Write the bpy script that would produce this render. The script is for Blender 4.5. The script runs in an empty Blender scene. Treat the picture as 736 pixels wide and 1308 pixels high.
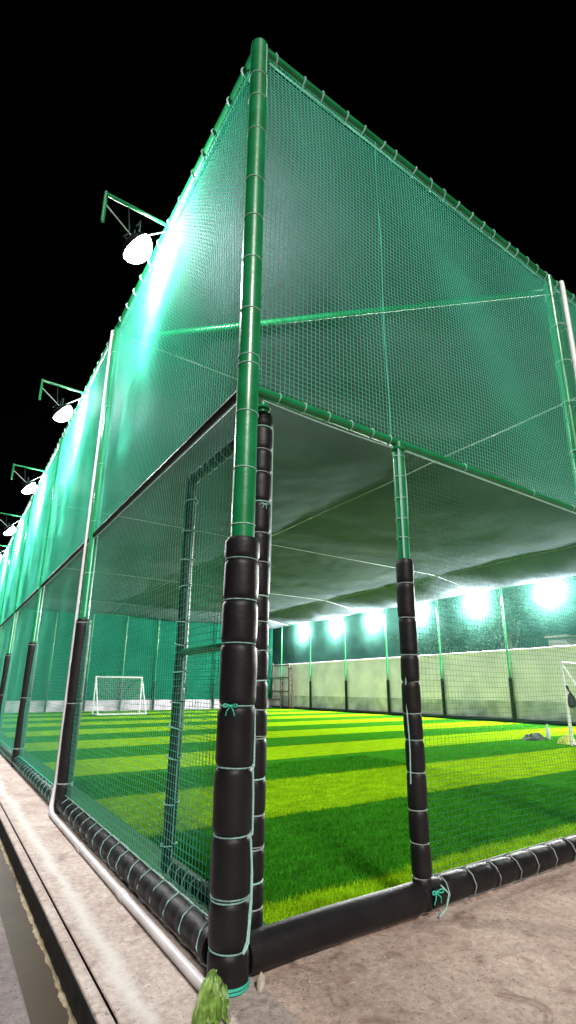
import bpy, math, random
import numpy as np
from mathutils import Vector, Matrix, noise
random.seed(7)
PI = math.pi
scene = bpy.context.scene
COL = scene.collection

# ------------------------------------------------------------------ materials
def new_mat(name):
    m = bpy.data.materials.new(name); m.use_nodes = True
    nt = m.node_tree; nt.nodes.clear()
    out = nt.nodes.new('ShaderNodeOutputMaterial')
    return m, nt, out

def pmat(name, col, rough=.5, metal=0., var=.15, vscale=8., bump=0., bscale=60., spec=.5, coat=0., second=None, detail=6.):
    """Principled surface with noise-driven colour variation and bump"""
    m, nt, out = new_mat(name)
    N = nt.nodes; L = nt.links
    b = N.new('ShaderNodeBsdfPrincipled')
    b.inputs['Roughness'].default_value = rough
    b.inputs['Metallic'].default_value = metal
    b.inputs['Specular IOR Level'].default_value = spec
    b.inputs['Coat Weight'].default_value = coat
    tc = N.new('ShaderNodeTexCoord')
    n = N.new('ShaderNodeTexNoise'); n.inputs['Scale'].default_value = vscale; n.inputs['Detail'].default_value = detail
    L.new(tc.outputs['Object'], n.inputs['Vector'])
    r = N.new('ShaderNodeValToRGB')
    c2 = second if second else tuple(min(1, c*(1+var)) for c in col)
    c1 = tuple(c*(1-var) for c in col) if not second else col
    r.color_ramp.elements[0].position = .35; r.color_ramp.elements[1].position = .65
    r.color_ramp.elements[0].color = (*c1, 1); r.color_ramp.elements[1].color = (*c2, 1)
    L.new(n.outputs['Fac'], r.inputs['Fac']); L.new(r.outputs['Color'], b.inputs['Base Color'])
    if bump > 0:
        n2 = N.new('ShaderNodeTexNoise'); n2.inputs['Scale'].default_value = bscale; n2.inputs['Detail'].default_value = 5
        L.new(tc.outputs['Object'], n2.inputs['Vector'])
        bp = N.new('ShaderNodeBump'); bp.inputs['Strength'].default_value = bump; bp.inputs['Distance'].default_value = .01
        L.new(n2.outputs['Fac'], bp.inputs['Height']); L.new(bp.outputs['Normal'], b.inputs['Normal'])
    L.new(b.outputs['BSDF'], out.inputs['Surface'])
    return m

def thread_mat(name, col, trans=.4):
    m, nt, out = new_mat(name); N = nt.nodes; L = nt.links
    d = N.new('ShaderNodeBsdfDiffuse'); d.inputs['Color'].default_value = (*col, 1)
    t = N.new('ShaderNodeBsdfTranslucent'); t.inputs['Color'].default_value = (*col, 1)
    mx = N.new('ShaderNodeMixShader'); mx.inputs['Fac'].default_value = trans
    L.new(d.outputs[0], mx.inputs[1]); L.new(t.outputs[0], mx.inputs[2]); L.new(mx.outputs[0], out.inputs['Surface'])
    return m

def cloth_mat(name, col, col2, trans=.25, hole=.0, scale=1.2):
    """shade cloth: diffuse + translucent, soft large-scale variation, fine weave bump, optional open weave"""
    m, nt, out = new_mat(name); N = nt.nodes; L = nt.links
    tc = N.new('ShaderNodeTexCoord')
    n = N.new('ShaderNodeTexNoise'); n.inputs['Scale'].default_value = scale; n.inputs['Detail'].default_value = 8
    L.new(tc.outputs['Object'], n.inputs['Vector'])
    r = N.new('ShaderNodeValToRGB'); r.color_ramp.elements[0].position = .3; r.color_ramp.elements[1].position = .7
    r.color_ramp.elements[0].color = (*col, 1); r.color_ramp.elements[1].color = (*col2, 1)
    L.new(n.outputs['Fac'], r.inputs['Fac'])
    d = N.new('ShaderNodeBsdfDiffuse'); t = N.new('ShaderNodeBsdfTranslucent')
    L.new(r.outputs['Color'], d.inputs['Color']); L.new(r.outputs['Color'], t.inputs['Color'])
    n2 = N.new('ShaderNodeTexNoise'); n2.inputs['Scale'].default_value = 90; n2.inputs['Detail'].default_value = 2
    L.new(tc.outputs['Object'], n2.inputs['Vector'])
    bp = N.new('ShaderNodeBump'); bp.inputs['Strength'].default_value = .35; bp.inputs['Distance'].default_value = .01
    L.new(n2.outputs['Fac'], bp.inputs['Height']); L.new(bp.outputs['Normal'], d.inputs['Normal'])
    mx = N.new('ShaderNodeMixShader'); mx.inputs['Fac'].default_value = trans
    L.new(d.outputs[0], mx.inputs[1]); L.new(t.outputs[0], mx.inputs[2])
    last = mx
    if hole > 0:
        tr = N.new('ShaderNodeBsdfTransparent')
        m2 = N.new('ShaderNodeMixShader'); m2.inputs['Fac'].default_value = hole
        L.new(mx.outputs[0], m2.inputs[1]); L.new(tr.outputs[0], m2.inputs[2]); last = m2
    L.new(last.outputs[0], out.inputs['Surface'])
    return m

def emit_mat(name, col, s):
    m, nt, out = new_mat(name); e = nt.nodes.new('ShaderNodeEmission')
    e.inputs['Color'].default_value = (*col, 1); e.inputs['Strength'].default_value = s
    nt.links.new(e.outputs[0], out.inputs['Surface']); return m

STRIPE0, STRIPE = .488, 1.575
def turf_mat(name, light, dark, bumpy=True):
    m, nt, out = new_mat(name); N = nt.nodes; L = nt.links
    tc = N.new('ShaderNodeTexCoord'); sx = N.new('ShaderNodeSeparateXYZ'); L.new(tc.outputs['Object'], sx.inputs[0])
    wob = N.new('ShaderNodeTexNoise'); wob.inputs['Scale'].default_value = 5; wob.inputs['Detail'].default_value = 4
    L.new(tc.outputs['Object'], wob.inputs['Vector'])
    def math_(op, a, b=None):
        n = N.new('ShaderNodeMath'); n.operation = op
        for i, x in enumerate((a, b)):
            if x is None: continue
            if isinstance(x, (int, float)): n.inputs[i].default_value = x
            else: L.new(x, n.inputs[i])
        return n.outputs[0]
    w = math_('MULTIPLY', math_('SUBTRACT', wob.outputs['Fac'], .5), .15)
    y = math_('ADD', sx.outputs['Y'], w)
    ph = math_('DIVIDE', math_('SUBTRACT', y, STRIPE0), STRIPE)
    # smooth square wave: +1 dark for 0<ph<1
    s = math_('SINE', math_('MULTIPLY', ph, PI))
    s = math_('MULTIPLY', s, 18.0)
    s = math_('ADD', math_('MULTIPLY', s, .5), .5)
    cl = N.new('ShaderNodeClamp'); L.new(s, cl.inputs[0])
    mix = N.new('ShaderNodeMix'); mix.data_type = 'RGBA'
    L.new(cl.outputs[0], mix.inputs['Factor'])
    mix.inputs['A'].default_value = (*light, 1); mix.inputs['B'].default_value = (*dark, 1)
    # mottling
    n1 = N.new('ShaderNodeTexNoise'); n1.inputs['Scale'].default_value = 3.5; n1.inputs['Detail'].default_value = 10; n1.inputs['Roughness'].default_value = .75
    mp = N.new('ShaderNodeMapping'); mp.inputs['Scale'].default_value = (1.0, 3.0, 1.0)
    L.new(tc.outputs['Object'], mp.inputs[0]); L.new(mp.outputs[0], n1.inputs['Vector'])
    n3 = N.new('ShaderNodeTexNoise'); n3.inputs['Scale'].default_value = 120; n3.inputs['Detail'].default_value = 3
    L.new(tc.outputs['Object'], n3.inputs['Vector'])
    v = math_('ADD', math_('MULTIPLY', n1.outputs['Fac'], 1.0), math_('MULTIPLY', n3.outputs['Fac'], .9))
    v = math_('ADD', math_('MULTIPLY', math_('SUBTRACT', v, .95), 2.3), 1.0)
    mul = N.new('ShaderNodeMix'); mul.data_type = 'RGBA'; mul.blend_type = 'MULTIPLY'; mul.inputs['Factor'].default_value = 1
    L.new(mix.outputs['Result'], mul.inputs['A'])
    cmb = N.new('ShaderNodeCombineXYZ')
    for i in range(3): L.new(v, cmb.inputs[i])
    L.new(cmb.outputs[0], mul.inputs['B'])
    b = N.new('ShaderNodeBsdfPrincipled'); b.inputs['Roughness'].default_value = .8; b.inputs['Specular IOR Level'].default_value = .0
    L.new(mul.outputs['Result'], b.inputs['Base Color'])
    if bumpy:
        bp = N.new('ShaderNodeBump'); bp.inputs['Strength'].default_value = .8; bp.inputs['Distance'].default_value = .02
        L.new(v, bp.inputs['Height']); L.new(bp.outputs['Normal'], b.inputs['Normal'])
    L.new(b.outputs['BSDF'], out.inputs['Surface'])
    return m

def concrete_mat(name, a, b_, stain, line_x=None):
    """weathered concrete; line_x: a wavy white salt streak running along the kerb near that x"""
    m, nt, out = new_mat(name); N = nt.nodes; L = nt.links
    tc = N.new('ShaderNodeTexCoord')
    n = N.new('ShaderNodeTexNoise'); n.inputs['Scale'].default_value = 2.3; n.inputs['Detail'].default_value = 12; n.inputs['Roughness'].default_value = .65
    L.new(tc.outputs['Object'], n.inputs['Vector'])
    r = N.new('ShaderNodeValToRGB'); r.color_ramp.elements[0].position = .33; r.color_ramp.elements[1].position = .68
    r.color_ramp.elements[0].color = (*a, 1); r.color_ramp.elements[1].color = (*b_, 1)
    L.new(n.outputs['Fac'], r.inputs['Fac'])
    # dark stains
    n2 = N.new('ShaderNodeTexNoise'); n2.inputs['Scale'].default_value = 5; n2.inputs['Detail'].default_value = 8; n2.inputs['Distortion'].default_value = 1.5
    L.new(tc.outputs['Object'], n2.inputs['Vector'])
    r2 = N.new('ShaderNodeValToRGB'); r2.color_ramp.elements[0].position = .56; r2.color_ramp.elements[1].position = .72
    r2.color_ramp.elements[0].color = (0, 0, 0, 1); r2.color_ramp.elements[1].color = (.95, .95, .95, 1)
    L.new(n2.outputs['Fac'], r2.inputs['Fac'])
    mx = N.new('ShaderNodeMix'); mx.data_type = 'RGBA'; L.new(r2.outputs['Color'], mx.inputs['Factor'])
    L.new(r.outputs['Color'], mx.inputs['A']); mx.inputs['B'].default_value = (*stain, 1)
    # specks
    vo = N.new('ShaderNodeTexNoise'); vo.inputs['Scale'].default_value = 75; vo.inputs['Detail'].default_value = 2
    L.new(tc.outputs['Object'], vo.inputs['Vector'])
    r3 = N.new('ShaderNodeValToRGB'); r3.color_ramp.elements[0].position = .64; r3.color_ramp.elements[1].position = .70
    r3.color_ramp.elements[0].color = (0, 0, 0, 1); r3.color_ramp.elements[1].color = (.8, .8, .8, 1)
    L.new(vo.outputs['Fac'], r3.inputs['Fac'])
    mx2 = N.new('ShaderNodeMix'); mx2.data_type = 'RGBA'; L.new(r3.outputs['Color'], mx2.inputs['Factor'])
    L.new(mx.outputs['Result'], mx2.inputs['A']); mx2.inputs['B'].default_value = (*[c*.35 for c in a], 1)
    vc = N.new('ShaderNodeTexVoronoi'); vc.feature = 'DISTANCE_TO_EDGE'; vc.inputs['Scale'].default_value = .9
    nd = N.new('ShaderNodeTexNoise'); nd.inputs['Scale'].default_value = 4; nd.inputs['Detail'].default_value = 8
    L.new(tc.outputs['Object'], nd.inputs['Vector'])
    vm = N.new('ShaderNodeVectorMath'); vm.operation = 'MULTIPLY_ADD'; L.new(nd.outputs['Color'], vm.inputs[0]); vm.inputs[1].default_value = (.5, .5, .5); L.new(tc.outputs['Object'], vm.inputs[2])
    L.new(vm.outputs[0], vc.inputs['Vector'])
    cr = N.new('ShaderNodeMapRange'); L.new(vc.outputs['Distance'], cr.inputs['Value']); cr.inputs['From Min'].default_value = .002; cr.inputs['From Max'].default_value = .007; cr.inputs['To Min'].default_value = .22; cr.inputs['To Max'].default_value = 0
    mx4 = N.new('ShaderNodeMix'); mx4.data_type = 'RGBA'; L.new(cr.outputs[0], mx4.inputs['Factor']); L.new(mx2.outputs['Result'], mx4.inputs['A']); mx4.inputs['B'].default_value = (*[c*.4 for c in stain], 1)
    gr = N.new('ShaderNodeTexNoise'); gr.inputs['Scale'].default_value = 32; gr.inputs['Detail'].default_value = 8; gr.inputs['Roughness'].default_value = .8
    L.new(tc.outputs['Object'], gr.inputs['Vector'])
    gm = N.new('ShaderNodeMapRange'); L.new(gr.outputs['Fac'], gm.inputs['Value']); gm.inputs['From Min'].default_value = .3; gm.inputs['From Max'].default_value = .7; gm.inputs['To Min'].default_value = .58; gm.inputs['To Max'].default_value = 1.34
    mg = N.new('ShaderNodeMix'); mg.data_type = 'RGBA'; mg.blend_type = 'MULTIPLY'; mg.inputs['Factor'].default_value = 1; L.new(mx4.outputs['Result'], mg.inputs['A'])
    cg = N.new('ShaderNodeCombineXYZ')
    for i in range(3): L.new(gm.outputs[0], cg.inputs[i])
    L.new(cg.outputs[0], mg.inputs['B'])
    last = mg.outputs['Result']
    if line_x is not None:
        sx = N.new('ShaderNodeSeparateXYZ'); L.new(tc.outputs['Object'], sx.inputs[0])
        nn = N.new('ShaderNodeTexNoise'); nn.inputs['Scale'].default_value = 1.5; nn.inputs['Detail'].default_value = 14; nn.inputs['Roughness'].default_value = .78
        L.new(tc.outputs['Object'], nn.inputs['Vector'])
        def M(op, a1, a2):
            k = N.new('ShaderNodeMath'); k.operation = op
            for i, x in enumerate((a1, a2)):
                if isinstance(x, (int, float)): k.inputs[i].default_value = x
                else: L.new(x, k.inputs[i])
            return k.outputs[0]
        off = M('MULTIPLY', M('SUBTRACT', nn.outputs['Fac'], .5), .22)
        d = M('ABSOLUTE', M('SUBTRACT', M('ADD', sx.outputs['X'], off), line_x), 0)
        wd = M('MULTIPLY', n2.outputs['Fac'], .10)
        f = N.new('ShaderNodeMapRange'); L.new(d, f.inputs['Value']); f.inputs['From Min'].default_value = .004
        L.new(wd, f.inputs['From Max']); f.inputs['To Min'].default_value = .75; f.inputs['To Max'].default_value = 0
        mx3 = N.new('ShaderNodeMix'); mx3.data_type = 'RGBA'; L.new(f.outputs[0], mx3.inputs['Factor'])
        L.new(last, mx3.inputs['A']); mx3.inputs['B'].default_value = (.58, .56, .54, 1)
        last = mx3.outputs['Result']
    b = N.new('ShaderNodeBsdfPrincipled'); b.inputs['Roughness'].default_value = .85; b.inputs['Specular IOR Level'].default_value = .25
    L.new(last, b.inputs['Base Color'])
    bn = N.new('ShaderNodeTexNoise'); bn.inputs['Scale'].default_value = 40; bn.inputs['Detail'].default_value = 12; bn.inputs['Roughness'].default_value = .7
    L.new(tc.outputs['Object'], bn.inputs['Vector'])
    bp = N.new('ShaderNodeBump'); bp.inputs['Strength'].default_value = .6; bp.inputs['Distance'].default_value = .015
    L.new(bn.outputs['Fac'], bp.inputs['Height']); L.new(bp.outputs['Normal'], b.inputs['Normal'])
    L.new(b.outputs['BSDF'], out.inputs['Surface'])
    return m

M = {}
M['pole'] = pmat('green_paint', (.006, .175, .05), rough=.33, vscale=7, bump=.12, bscale=30, coat=.2, second=(.010, .24, .085), detail=12)
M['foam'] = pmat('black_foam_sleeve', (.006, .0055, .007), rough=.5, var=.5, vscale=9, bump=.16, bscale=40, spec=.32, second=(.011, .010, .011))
M['foam2'] = pmat('dark_foam_sleeve', (.006, .018, .015), rough=.5, var=.4, vscale=14, bump=.3, bscale=45)
M['cord'] = pmat('pale_teal_cord', (.34, .60, .53), rough=.6, var=.15, vscale=90, bump=.4, bscale=400)
M['cordlow'] = pmat('greyed_teal_cord', (.22, .38, .35), rough=.65, var=.3, vscale=60, bump=.4, bscale=400)
M['cordteal'] = pmat('teal_cord', (.05, .50, .36), rough=.55, var=.2, vscale=90, bump=.4, bscale=400)
M['cordgrey'] = pmat('grey_cord', (.25, .30, .29), rough=.6, var=.2, vscale=90)
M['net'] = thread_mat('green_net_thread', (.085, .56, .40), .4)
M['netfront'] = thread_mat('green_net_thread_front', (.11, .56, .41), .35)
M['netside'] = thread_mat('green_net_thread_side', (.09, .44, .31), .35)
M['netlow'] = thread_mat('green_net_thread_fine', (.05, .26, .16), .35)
M['roof'] = cloth_mat('roof_shade_cloth', (.070, .098, .108), (.112, .145, .160), .2, scale=.7)
M['wallcloth'] = cloth_mat('wall_shade_cloth', (.022, .075, .060), (.040, .12, .098), .4, hole=.42, scale=2.0)
M['endcloth'] = cloth_mat('end_shade_cloth', (.008, .12, .075), (.012, .17, .105), .3, scale=.8)
M['white'] = pmat('white_paint', (.78, .78, .78), rough=.4, var=.06, vscale=9, bump=.05)
M['pvc'] = pmat('grey_white_conduit', (.50, .48, .49), rough=.4, var=.12, vscale=7, bump=.08)
M['wall'] = pmat('cream_render', (.90, .74, .95), rough=.9, var=.12, vscale=1.3, bump=.4, bscale=30, detail=12)
M['plinth'] = pmat('grey_plinth', (.34, .30, .37), rough=.9, second=(.68, .60, .72), vscale=1.6, bump=.5, bscale=20, detail=12)
M['rust'] = pmat('brown_steel', (.10, .065, .045), rough=.6, var=.4, vscale=20, bump=.2)
M['lamp'] = emit_mat('floodlight_lens', (1.0, .98, .965), 520)
M['lampwall'] = emit_mat('wall_floodlight_lens', (1.0, .97, .95), 2300)
M['housing'] = pmat('floodlight_housing', (.008, .008, .009), rough=.5, metal=.6, var=.1)
M['wire'] = pmat('steel_wire', (.32, .38, .35), rough=.45, metal=.4, var=.1)
M['turf'] = turf_mat('turf_striped', (.225, .43, .007), (.032, .180, .010))
M['blade'] = turf_mat('turf_blade', (.245, .46, .010), (.034, .195, .010), False)
M['border'] = pmat('turf_border_carpet', (.012, .13, .035), rough=.7, var=.25, vscale=12, bump=.5, bscale=160)
M['apron'] = concrete_mat('apron_concrete', (.38, .275, .23), (.55, .43, .365), (.25, .165, .135))
M['kerb'] = concrete_mat('kerb_concrete', (.36, .29, .26), (.52, .445, .415), (.26, .20, .175), line_x=-.325)
M['kerbside'] = pmat('dark_kerb_side', (.018, .017, .017), rough=.8, var=.5, vscale=9, bump=.6, bscale=30)
M['ledge'] = concrete_mat('ledge_concrete', (.15, .125, .125), (.24, .205, .205), (.09, .075, .07))
M['soil'] = pmat('dark_soil', (.045, .038, .03), rough=.95, var=.4, vscale=3, bump=.5)
M['mud'] = pmat('dry_mud', (.20, .165, .10), rough=.9, second=(.36, .30, .20), vscale=22, bump=.9, bscale=60)
M['leaf'] = pmat('leaf_green', (.022, .045, .016), rough=.6, var=.4, vscale=3)
M['bark'] = pmat('bark', (.06, .045, .03), rough=.9, var=.3, vscale=12, bump=.5)
M['brick'] = pmat('beige_block', (.06, .05, .042), rough=.9, var=.15, vscale=3, bump=.4)
M['plastic'] = pmat('crumpled_green_plastic', (.07, .14, .02), rough=.55, second=(.20, .33, .06), vscale=30, bump=.3, bscale=40, spec=.6)
M['stone'] = pmat('stone', (.42, .37, .31), rough=.85, var=.25, vscale=18, bump=.6, bscale=30)
M['jacket'] = pmat('dark_fabric', (.012, .03, .02), rough=.9, var=.4, vscale=14, bump=.5)
M['bag'] = pmat('dark_bag', (.03, .03, .04), rough=.7, var=.4, vscale=14, bump=.4)
M['bib'] = pmat('lime_bib', (.55, .60, .12), rough=.8, var=.2, vscale=14, bump=.4)
M['bottle'] = pmat('bottle_plastic', (.70, .76, .74), rough=.2, var=.05)
M['sleeve'] = pmat('grey_post_sleeve', (.12, .12, .125), rough=.55, var=.3, vscale=30, bump=.3)
M['goalnet'] = thread_mat('white_net_thread', (.62, .66, .64), .3)

def water_mat():
    m, nt, out = new_mat('gutter_water'); N = nt.nodes; L = nt.links
    b = N.new('ShaderNodeBsdfPrincipled'); b.inputs['Roughness'].default_value = .45; b.inputs['Specular IOR Level'].default_value = .08
    tc = N.new('ShaderNodeTexCoord'); n = N.new('ShaderNodeTexNoise'); n.inputs['Scale'].default_value = 6; n.inputs['Detail'].default_value = 8
    L.new(tc.outputs['Object'], n.inputs['Vector'])
    r = N.new('ShaderNodeValToRGB'); r.color_ramp.elements[0].color = (.020, .012, .004, 1); r.color_ramp.elements[1].color = (.042, .027, .011, 1)
    L.new(n.outputs['Fac'], r.inputs['Fac']); L.new(r.outputs['Color'], b.inputs['Base Color'])
    bp = N.new('ShaderNodeBump'); bp.inputs['Strength'].default_value = .15; bp.inputs['Distance'].default_value = .01
    L.new(n.outputs['Fac'], bp.inputs['Height']); L.new(bp.outputs['Normal'], b.inputs['Normal'])
    L.new(b.outputs[0], out.inputs['Surface']); return m
M['water'] = water_mat()

# ------------------------------------------------------------------ mesh builder
class MB:
    def __init__(s): s.v = []; s.f = []; s.mi = []
    def face(s, idx, mi=0): s.f.append(idx); s.mi.append(mi)
    def box(s, x0, x1, y0, y1, z0, z1, mi=0):
        b = len(s.v)
        s.v += [(x, y, z) for z in (z0, z1) for y in (y0, y1) for x in (x0, x1)]
        for q in ((0, 2, 3, 1), (4, 5, 7, 6), (0, 1, 5, 4), (2, 6, 7, 3), (0, 4, 6, 2), (1, 3, 7, 5)):
            s.face(tuple(b+i for i in q), mi)
    def obox(s, c, ax, ay, az, mi=0):
        """box centred at c with half-axis vectors"""
        b = len(s.v); c = Vector(c); ax, ay, az = Vector(ax), Vector(ay), Vector(az)
        for k in (-1, 1):
            for j in (-1, 1):
                for i in (-1, 1): s.v.append(tuple(c+ax*i+ay*j+az*k))
        for q in ((0, 2, 3, 1), (4, 5, 7, 6), (0, 1, 5, 4), (2, 6, 7, 3), (0, 4, 6, 2), (1, 3, 7, 5)):
            s.face(tuple(b+i for i in q), mi)
    def tube(s, pts, rad, seg=10, caps=True, mi=0, closed=False, up=None):
        pts = [Vector(p) for p in pts]; n = len(pts)
        if not isinstance(rad, (list, tuple)): rad = [rad]*n
        b = len(s.v)
        nrm = None
        for i, p in enumerate(pts):
            if closed: t = pts[(i+1) % n]-pts[i-1]
            else: t = pts[min(i+1, n-1)]-pts[max(i-1, 0)]
            if t.length < 1e-9: t = Vector((0, 0, 1))
            t.normalize()
            if nrm is None:
                a = Vector((0, 0, 1)) if abs(t.z) < .9 else Vector((1, 0, 0))
                nrm = (a-t*a.dot(t)).normalized()
            else:
                nrm = nrm-t*nrm.dot(t)
                nrm = nrm.normalized() if nrm.length > 1e-6 else t.orthogonal().normalized()
            bi = t.cross(nrm)
            for k in range(seg):
                a = 2*PI*k/seg
                s.v.append(tuple(p+(nrm*math.cos(a)+bi*math.sin(a))*rad[i]))
        m = n if closed else n-1
        for i in range(m):
            for k in range(seg):
                i2 = (i+1) % n; k2 = (k+1) % seg
                s.face((b+i*seg+k, b+i*seg+k2, b+i2*seg+k2, b+i2*seg+k), mi)
        if caps and not closed:
            s.face(tuple(b+k for k in range(seg))[::-1], mi)
            s.face(tuple(b+(n-1)*seg+k for k in range(seg)), mi)
    def ring(s, c, axis, R, r, seg=20, tseg=6, mi=0, tilt=0.):
        axis = Vector(axis).normalized()
        axis = (axis+Vector((random.uniform(-1, 1), random.uniform(-1, 1), random.uniform(-1, 1)))*tilt).normalized()
        a = axis.orthogonal().normalized(); b2 = axis.cross(a); c = Vector(c)
        s.tube([c+(a*math.cos(2*PI*k/seg)+b2*math.sin(2*PI*k/seg))*R for k in range(seg)], r, tseg, False, mi, True)
    def build(s, name, mat, parent=None, smooth=True, auto=True):
        me = bpy.data.meshes.new(name)
        me.from_pydata(s.v, [], s.f)
        mats = mat if isinstance(mat, (list, tuple)) else [mat]
        for m in mats: me.materials.append(m)
        if len(mats) > 1: me.polygons.foreach_set('material_index', s.mi)
        me.update()
        if smooth:
            me.polygons.foreach_set('use_smooth', [True]*len(me.polygons))
            try: me.set_sharp_from_angle(angle=math.radians(40))
            except Exception: pass
        o = bpy.data.objects.new(name, me); COL.objects.link(o)
        if parent is not None:
            o.parent = parent; o.matrix_parent_inverse = Matrix.Translation(parent.matrix_world_loc) if hasattr(parent, 'matrix_world_loc') else Matrix()
        return o

def empty(name, label, cat, loc=(0, 0, 0), group=None):
    o = bpy.data.objects.new(name, None); COL.objects.link(o); o.location = loc
    o.empty_display_size = .1
    tag(o, label, cat, group); return o
def tag(o, label=None, cat=None, group=None, kind=None):
    if label: o['label'] = label
    if cat: o['category'] = cat
    if group: o['group'] = group
    if kind: o['kind'] = kind
    return o
def struct(o, kind='structure'):
    o['kind'] = kind; return o
def adopt(child, parent):
    """parent child (modelled in world space) to parent keeping its place"""
    child.parent = parent
    loc = Vector(parent.location); q = parent
    while q.parent: q = q.parent; loc += Vector(q.location)
    child.location = Vector(child.location)-loc
    return child

def bevel(o, w, seg=2):
    md = o.modifiers.new('bevel', 'BEVEL'); md.width = w; md.segments = seg; md.limit_method = 'ANGLE'; md.angle_limit = math.radians(40)
    return o

# ------------------------------------------------------------------ dimensions (metres; corner post foot at the origin)
ZR, ZT = 2.6, 5.15
W, LEN = 15.6, 24.8
BAY = 3.3
LP = [3.26+i*BAY for i in range(7)]          # left side posts
RX = 3.43                                    # front post
DX = 1.10                                    # door post
SLATE = 4.72                                 # roof edge height at wall and end

# ------------------------------------------------------------------ the setting
m = MB(); m.box(-300, 300, -300, 300, -.60, -.36); struct(m.build('ground', M['soil'], smooth=False))
# slab under the pitch
m = MB(); m.box(-.41, 19, 0.0, 27, -.36, -.006); o = m.build('foundation_slab', M['apron'], smooth=False); struct(o)
# apron in front (slightly uneven concrete)
def grid_sheet(name, x0, x1, y0, y1, nx, ny, zf, mat, thick=0.):
    vs = []; fs = []
    for j in range(ny+1):
        for i in range(nx+1):
            x = x0+(x1-x0)*i/nx; y = y0+(y1-y0)*j/ny
            vs.append((x, y, zf(x, y)))
    for j in range(ny):
        for i in range(nx):
            a = j*(nx+1)+i; fs.append((a, a+1, a+nx+2, a+nx+1))
    mb = MB(); mb.v = vs; mb.f = fs; mb.mi = [0]*len(fs)
    return mb.build(name, mat)
def apron_z(x, y):
    return .012*noise.noise(Vector((x*1.7, y*1.7, 0)))+.004*noise.noise(Vector((x*7, y*7, 3)))-.012
m = MB(); m.box(-.41, 19, -9, 0.0, -.36, -.03); struct(m.build('footing', M['apron'], smooth=False))
struct(grid_sheet('apron', -.095, 12, -6, .10, 180, 90, apron_z, M['apron']))
m = MB(); m.box(-.41, .10, -6, 27, -.03, 0.0)
struct(bevel(m.build('kerb', M['kerb'], smooth=False), .008))
m = MB(); m.box(-.468, -.4185, -6, 27, -.36, -.003, 0)
# make the outer vertical face near black: separate thin skin
o = m.build('kerb_edge', M['kerb'], smooth=False); struct(bevel(o, .008))
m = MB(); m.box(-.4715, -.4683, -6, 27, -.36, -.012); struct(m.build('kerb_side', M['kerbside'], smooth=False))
m = MB(); m.box(-9, -.625, -6, 27, -.36, -.075); struct(bevel(m.build('ledge', M['ledge'], smooth=False), .012))
def wz(x, y): return -.128
struct(grid_sheet('water', -.64, -.46, -6, 27, 2, 60, wz, M['water']))
# dried mud along the water's edge against the kerb
def mudz(x, y):
    e = max(0, 1-abs(x+.470)/(.026+.030*noise.noise(Vector((3, y*2.1, 2)))+.022*noise.noise(Vector((1, y*9, 2)))+.010*noise.noise(Vector((1, y*33, 2)))))
    return -.136+.020*e*(1+.5*noise.noise(Vector((x*30, y*12, 1))))+.004*noise.noise(Vector((x*70, y*70, 5)))*(1 if e>0 else 0)
struct(grid_sheet('mud', -.545, -.462, -2, 14, 10, 900, mudz, M['mud']))
# turf
def tz(x, y): return 0.0
m = MB(); m.box(.06, 15.5, .05, 24.62, -.004, .004); struct(m.build('turf', M['turf'], smooth=False))
m = MB(); m.box(.05, .37, .05, 24.62, .001, .010); m.box(.3705, 15.5, .05, .27, .001, .009)
struct(bevel(m.build('turf_border', M['border'], smooth=False), .003))
# near blades
def blades():
    rng = np.random.default_rng(3)
    n = 90000
    u = rng.random(n)
    x = .37+rng.random(n)*4.6; y = .27+(u**1.5)*4.6
    h = .014+.020*rng.random(n); w = .0020+.0018*rng.random(n)
    a = rng.random(n)*2*PI; la = rng.random(n)*2*PI; ln = rng.random(n)*.026
    dx, dy = np.cos(a)*w, np.sin(a)*w
    tx, ty = np.cos(la)*ln, np.sin(la)*ln-.006
    v = np.zeros((n, 3, 3))
    v[:, 0] = np.stack([x-dx, y-dy, np.full(n, .003)], 1)
    v[:, 1] = np.stack([x+dx, y+dy, np.full(n, .003)], 1)
    v[:, 2] = np.stack([x+tx, y+ty, .003+h], 1)
    me = bpy.data.meshes.new('turf_blades')
    me.vertices.add(n*3); me.vertices.foreach_set('co', v.reshape(-1))
    me.loops.add(n*3); me.loops.foreach_set('vertex_index', np.arange(n*3))
    me.polygons.add(n); me.polygons.foreach_set('loop_start', np.arange(n)*3); me.polygons.foreach_set('loop_total', np.full(n, 3))
    me.materials.append(M['blade']); me.update(calc_edges=True)
    o = bpy.data.objects.new('grass', me); COL.objects.link(o)
    tag(o, 'short artificial grass blades standing on the near striped turf', 'grass', kind='stuff')
blades()

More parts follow.
